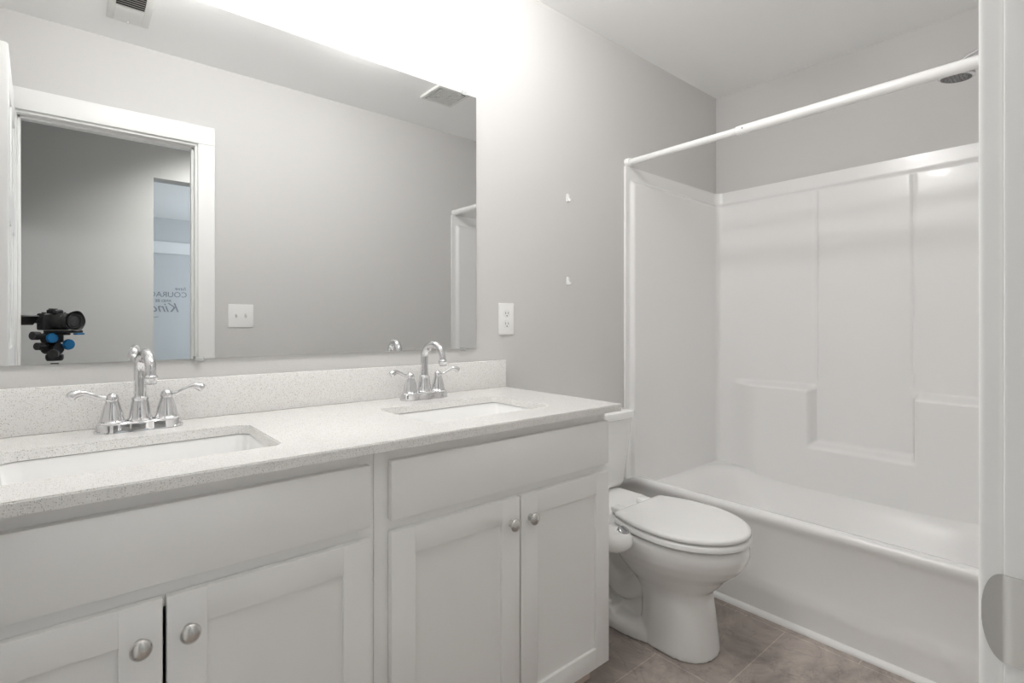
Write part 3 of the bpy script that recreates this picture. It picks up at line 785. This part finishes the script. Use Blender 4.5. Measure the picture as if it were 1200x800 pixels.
for i in range(6):
    a = hs * (0.74 - 0.125 * i); b = a - hs * 0.062
    loft(bm, [rrect(cx, cy, a, a, 0.004, ZC - 0.004, 2), rrect(cx, cy, a, a, 0.004, ZC - 0.012, 2), rrect(cx, cy, b, b, 0.003, ZC - 0.012, 2), rrect(cx, cy, b, b, 0.003, ZC - 0.004, 2)], False, False)
for s in (0, 1):
    for q in (-0.45, 0, 0.45):
        d = hs * 0.82
        if s: box(bm, cx - d, cx + d, cy + q * hs - 0.002, cy + q * hs + 0.002, ZC - 0.010, ZC - 0.004)
        else: box(bm, cx + q * hs - 0.002, cx + q * hs + 0.002, cy - d, cy + d, ZC - 0.010, ZC - 0.004)
link('louvre', bm, M['grille'], t)

t = thing('air_register', 'white ceiling air register, seen at the top left of the mirror', 'vent', (0.185, 0.40, ZC))
x0, x1, y0, y1 = 0.112, 0.262, 0.265, 0.575
bm = B(); fr = 0.026
for a, b, c, d in ((x0, x0 + fr, y0, y1), (x1 - fr, x1, y0, y1), (x0 + fr, x1 - fr, y0, y0 + fr), (x0 + fr, x1 - fr, y1 - fr, y1)): box(bm, a, b, c, d, ZC - 0.006, ZC - 0.0003, 0.001)
link('frame', bm, M['grille'], t)
bm = B(); box(bm, x0 + fr, x1 - fr, y0 + fr, y1 - fr, ZC - 0.001, ZC - 0.0004); link('backing', bm, M['duct'], t)
ns = 14
for i in range(ns):
    yc = y0 + fr + (y1 - y0 - 2 * fr) * (i + 0.5) / ns; tl = 1 if i < ns / 2 - 1 else -1
    bm = B(); hw = 0.0085; dz = 0.0065
    loft(bm, [[Vector((x, yc + tl * hw, ZC - 0.0015)), Vector((x, yc + tl * hw + 0.001, ZC - 0.0015)), Vector((x, yc - tl * hw + 0.001, ZC - 0.0015 - dz)), Vector((x, yc - tl * hw, ZC - 0.0015 - dz))] for x in (x0 + fr, x1 - fr)])
    link('slat', bm, M['grille'], t)
bm = B(); box(bm, 0.184, 0.190, y0 + 0.008, y0 + 0.020, ZC - 0.014, ZC - 0.005, 0.001); link('lever', bm, M['grille'], t)

# ------------------------------------------------------------------ two flush ceiling lamps (above the frame)
def ceiling_light(cx, label, cy=0.98):
    t = thing('ceiling_light', label, 'lamp', (cx, cy, ZC), 'round opal ceiling lights')
    bm = B(); lathe(bm, [(0, 0.0003), (0.085, 0.0003), (0.085, 0.012), (0.078, 0.018), (0, 0.018)], (cx, cy, ZC), (0, 0, -1), 32); link('canopy', bm, M['nickel'], t)
    bm = B(); lathe(bm, [(0, 0.0185), (0.060, 0.0185), (0.066, 0.03), (0.070, 0.05), (0.068, 0.075), (0.056, 0.100), (0.034, 0.115), (0, 0.121)], (cx, cy, ZC), (0, 0, -1), 28); link('shade', bm, M['opal'], t)
    return t
ceiling_light(0.30, 'opal ceiling light in line with the nearer sink')
ceiling_light(1.06, 'opal ceiling light in line with the farther sink')

# ------------------------------------------------------------------ camera on its tripod, seen in the mirror
o0 = Vector((0, 0, CAM_H + 0.010)) + R * 0.028
def cp(r, u, f): return o0 + R * r + UP * u + F * (f - 0.042 if f < -0.045 else f)
def cbox(bm, r0, r1, u0, u1, f0, f1, bev=0.0, seg=2):
    b2 = bmesh.new(); box(b2, r0, r1, f0, f1, u0, u1, bev, seg)
    for v in b2.verts: v.co = cp(v.co.x, v.co.z, v.co.y)
    me = bpy.data.meshes.new('t'); b2.to_mesh(me); b2.free(); bm.from_mesh(me); bpy.data.meshes.remove(me)
t = thing('camera', 'black mirrorless camera with flip-out screen, reflected in the mirror at left', 'camera', cp(0, -0.06, -0.09))
bm = B(); cbox(bm, -0.062, 0.062, -0.042, 0.036, -0.115, -0.072, 0.008, 3); cbox(bm, 0.036, 0.064, -0.040, 0.032, -0.08, -0.052, 0.009, 3)
cbox(bm, -0.022, 0.024, 0.03, 0.055, -0.112, -0.062, 0.008, 3); link('camera_body', bm, M['black'], t)
bm = B(); cbox(bm, -0.012, 0.012, 0.055, 0.059, -0.108, -0.085, 0.001); link('hot_shoe', bm, M['black'], t)
bm = B(); lathe(bm, [(0, 0), (0.009, 0), (0.009, 0.007), (0, 0.007)], cp(0.045, 0.036, -0.092), UP, 18); link('dial', bm, M['black'], t)
bm = B(); lathe(bm, [(0, 0), (0.008, 0), (0.008, 0.005), (0, 0.005)], cp(-0.045, 0.036, -0.092), UP, 18); link('dial', bm, M['black'], t)
bm = B(); lathe(bm, [(0, -0.116), (0.034, -0.116), (0.035, -0.100), (0.033, -0.096), (0.037, -0.092), (0.037, -0.066), (0.034, -0.063), (0.036, -0.058), (0.036, -0.034), (0.0345, -0.032), (0.0365, -0.028), (0.0365, -0.016), (0.030, -0.015), (0.029, -0.019), (0, -0.021)], o0, F, 36, uv=(R, UP)); ln = link('lens', bm, M['rubber'], t)
bm = B(); lathe(bm, [(0, -0.0205), (0.026, -0.0205), (0.024, -0.0185), (0.012, -0.0165), (0, -0.016)], o0, F, 28, uv=(R, UP)); link('front_glass', bm, M['lens'], ln)
bm = B(); n = 64; ri = []; 
def petal(a): return -0.005 - 0.010 * (0.5 - 0.5 * math.cos(2 * (a))) * 1.0 - 0.004 * (0.5 - 0.5 * math.cos(4 * a))
rings = [[], [], [], []]
for i in range(n):
    a = 2 * PI * i / n; d = R * math.cos(a) + UP * math.sin(a); fz = petal(a + PI / 2)
    rings[0].append(o0 + d * 0.0365 + F * -0.027); rings[1].append(o0 + d * 0.0480 + F * fz); rings[2].append(o0 + d * 0.0462 + F * fz); rings[3].append(o0 + d * 0.0350 + F * -0.026)
vr = loft(bm, rings, False, False)
for i in range(n): j = (i + 1) % n; bm.faces.new((vr[3][i], vr[3][j], vr[0][j], vr[0][i]))
link('lens_hood', bm, M['black'], t, 50)
bm = B(); ct, st_ = math.cos(math.radians(42)), math.sin(math.radians(42))
b2 = bmesh.new(); box(b2, -0.150, -0.074, -0.0045, 0.0045, -0.027, 0.027, 0.002)
for v in b2.verts:
    uu, ff = v.co.z, v.co.y; v.co = cp(v.co.x, 0.004 + uu * ct - ff * st_, -0.098 + uu * st_ + ff * ct)
me = bpy.data.meshes.new('t'); b2.to_mesh(me); b2.free(); bm.from_mesh(me); bpy.data.meshes.remove(me)
cbox(bm, -0.075, -0.060, -0.010, 0.012, -0.108, -0.094, 0.003)
link('flip_screen', bm, M['black'], t)

t = thing('tripod', 'black tripod with blue-knobbed geared head under the camera', 'tripod', cp(0, -CAM_H, -0.09))
hub = cp(0, 0, -0.088)
def hp(r, u, f): return hub + R * r + UP * u + F * f
bm = B(); cbox(bm, -0.028, 0.050, -0.055, -0.043, -0.118, -0.030, 0.003); link('quick_release_plate', bm, M['black'], t)
bm = B(); cbox(bm, -0.030, 0.045, -0.066, -0.0555, -0.112, -0.050, 0.004); link('clamp', bm, M['black'], t)
bm = B(); cbox(bm, 0.012, 0.050, -0.064, -0.0557, -0.044, -0.020, 0.003); link('clamp_lever', bm, M['blue'], t)
bm = B()
tube(bm, [hp(-0.045, -0.080, 0), hp(0.02, -0.078, 0)], 0.026, 20)
cbox(bm, -0.018, 0.022, -0.10, -0.062, -0.115, -0.06, 0.006)
tube(bm, [hp(-0.01, -0.128, 0.035), hp(-0.01, -0.128, -0.035)], 0.026, 20)
tube(bm, [hp(0.0, -0.085, 0), hp(0.005, -0.13, 0)], 0.022, 16)
lathe(bm, [(0, -0.185), (0.028, -0.185), (0.033, -0.175), (0.033, -0.158), (0.02, -0.150), (0, -0.150)], hub, UP, 24)
link('geared_head', bm, M['black'], t, 40)
bm = B(); lathe(bm, [(0, 0), (0.022, 0), (0.023, 0.004), (0.021, 0.014), (0.013, 0.016), (0, 0.016)], hp(-0.034, -0.078, 0.022), (F * 0.95 - R * 0.1), 24); link('blue_knob', bm, M['blue'], t)
bm = B(); lathe(bm, [(0, 0), (0.025, 0), (0.026, 0.005), (0.023, 0.014), (0.013, 0.017), (0, 0.017)], hp(0.030, -0.110, 0.036), F, 24); link('blue_knob', bm, M['blue'], t)
for a, b, r in ((hp(-0.04, -0.068, 0.0), hp(-0.100, -0.066, 0.0), 0.019), (hp(-0.03, -0.118, 0.005), hp(-0.088, -0.114, 0.008), 0.017), (hp(-0.02, -0.145, 0.03), hp(-0.055, -0.152, 0.055), 0.021)):
    bm = B(); d = (b - a); tube(bm, [a, a + d * 0.45, a + d * 0.5, a + d * 0.97, b], [r * 0.5, r * 0.5, r, r, r * 0.7], 16); link('crank_knob', bm, M['rubber'], t)
zt = CAM_H - 0.185
bm = B(); c = Vector((hub.x, hub.y, 0)); tube(bm, [c + UP * 0.45, c + UP * (zt - 0.001)], 0.015, 16); link('centre_column', bm, M['black'], t)
bm = B(); lathe(bm, [(0, 0.70), (0.035, 0.70), (0.04, 0.72), (0.04, 0.76), (0.028, 0.78), (0, 0.78)], c, UP, 24); link('collar', bm, M['black'], t)
for ang in (90, 215, 325):
    d = Vector((math.cos(math.radians(ang)), math.sin(math.radians(ang)), 0))
    bm = B(); a = c + d * 0.036 + UP * 0.735; e = c + d * 0.265 + UP * 0.018
    tube(bm, [a, a.lerp(e, 0.5)], 0.014, 14); tube(bm, [a.lerp(e, 0.48), e], 0.0105, 14)
    lg = link('leg', bm, M['black'], t)
    bm = B(); lathe(bm, [(0, 0.0005), (0.013, 0.0005), (0.015, 0.008), (0.012, 0.024), (0, 0.026)], c + d * 0.268, UP, 16); link('rubber_foot', bm, M['rubber'], lg)

# ------------------------------------------------------------------ lettering on the far wall, seen through the doorway in the mirror
t = thing('wall_decal', 'grey vinyl lettering reading have COURAGE and be Kind, reversed in the mirror', 'wall lettering', (0.70, FY, 1.35))
dg = bpy.context.evaluated_depsgraph_get()
def words(name, txt, xl, z, size, shear=0.0, wfac=1.0):
    cu = bpy.data.curves.new('t', 'FONT'); cu.body = txt; cu.size = size; cu.extrude = 0.0006; cu.shear = shear; cu.resolution_u = 4
    ob = bpy.data.objects.new('t', cu); COL.objects.link(ob)
    bpy.context.view_layer.update(); dg_ = bpy.context.evaluated_depsgraph_get()
    me = bpy.data.meshes.new_from_object(ob.evaluated_get(dg_)); bpy.data.objects.remove(ob)
    me.transform(Matrix(((-wfac, 0, 0, xl), (0, 0, 1, FY + 0.0012), (0, 1, 0, z), (0, 0, 0, 1))))
    b = bmesh.new(); b.from_mesh(me); bpy.data.meshes.remove(me)
    return link(name, b, M['decal'], t, 0)
for ln_, xl, z, size, sh in (('have', 1.13, 1.53, 0.065, 0.2), ('COURAGE', 1.14, 1.44, 0.096, 0), ('AND BE', 0.97, 1.375, 0.05, 0)):
    words('text_line', ln_, xl, z, size, sh)
words('text_line', 'Kind', 1.06, 1.25, 0.165, 0.35, 1.0)
bm = B(); tube(bm, [Vector((0.57 + 0.02 * i, FY + 0.0035, 1.18 + 0.008 * math.sin(i * 0.6))) for i in range(14)], 0.0035, 6); link('flourish', bm, M['decal'], t)
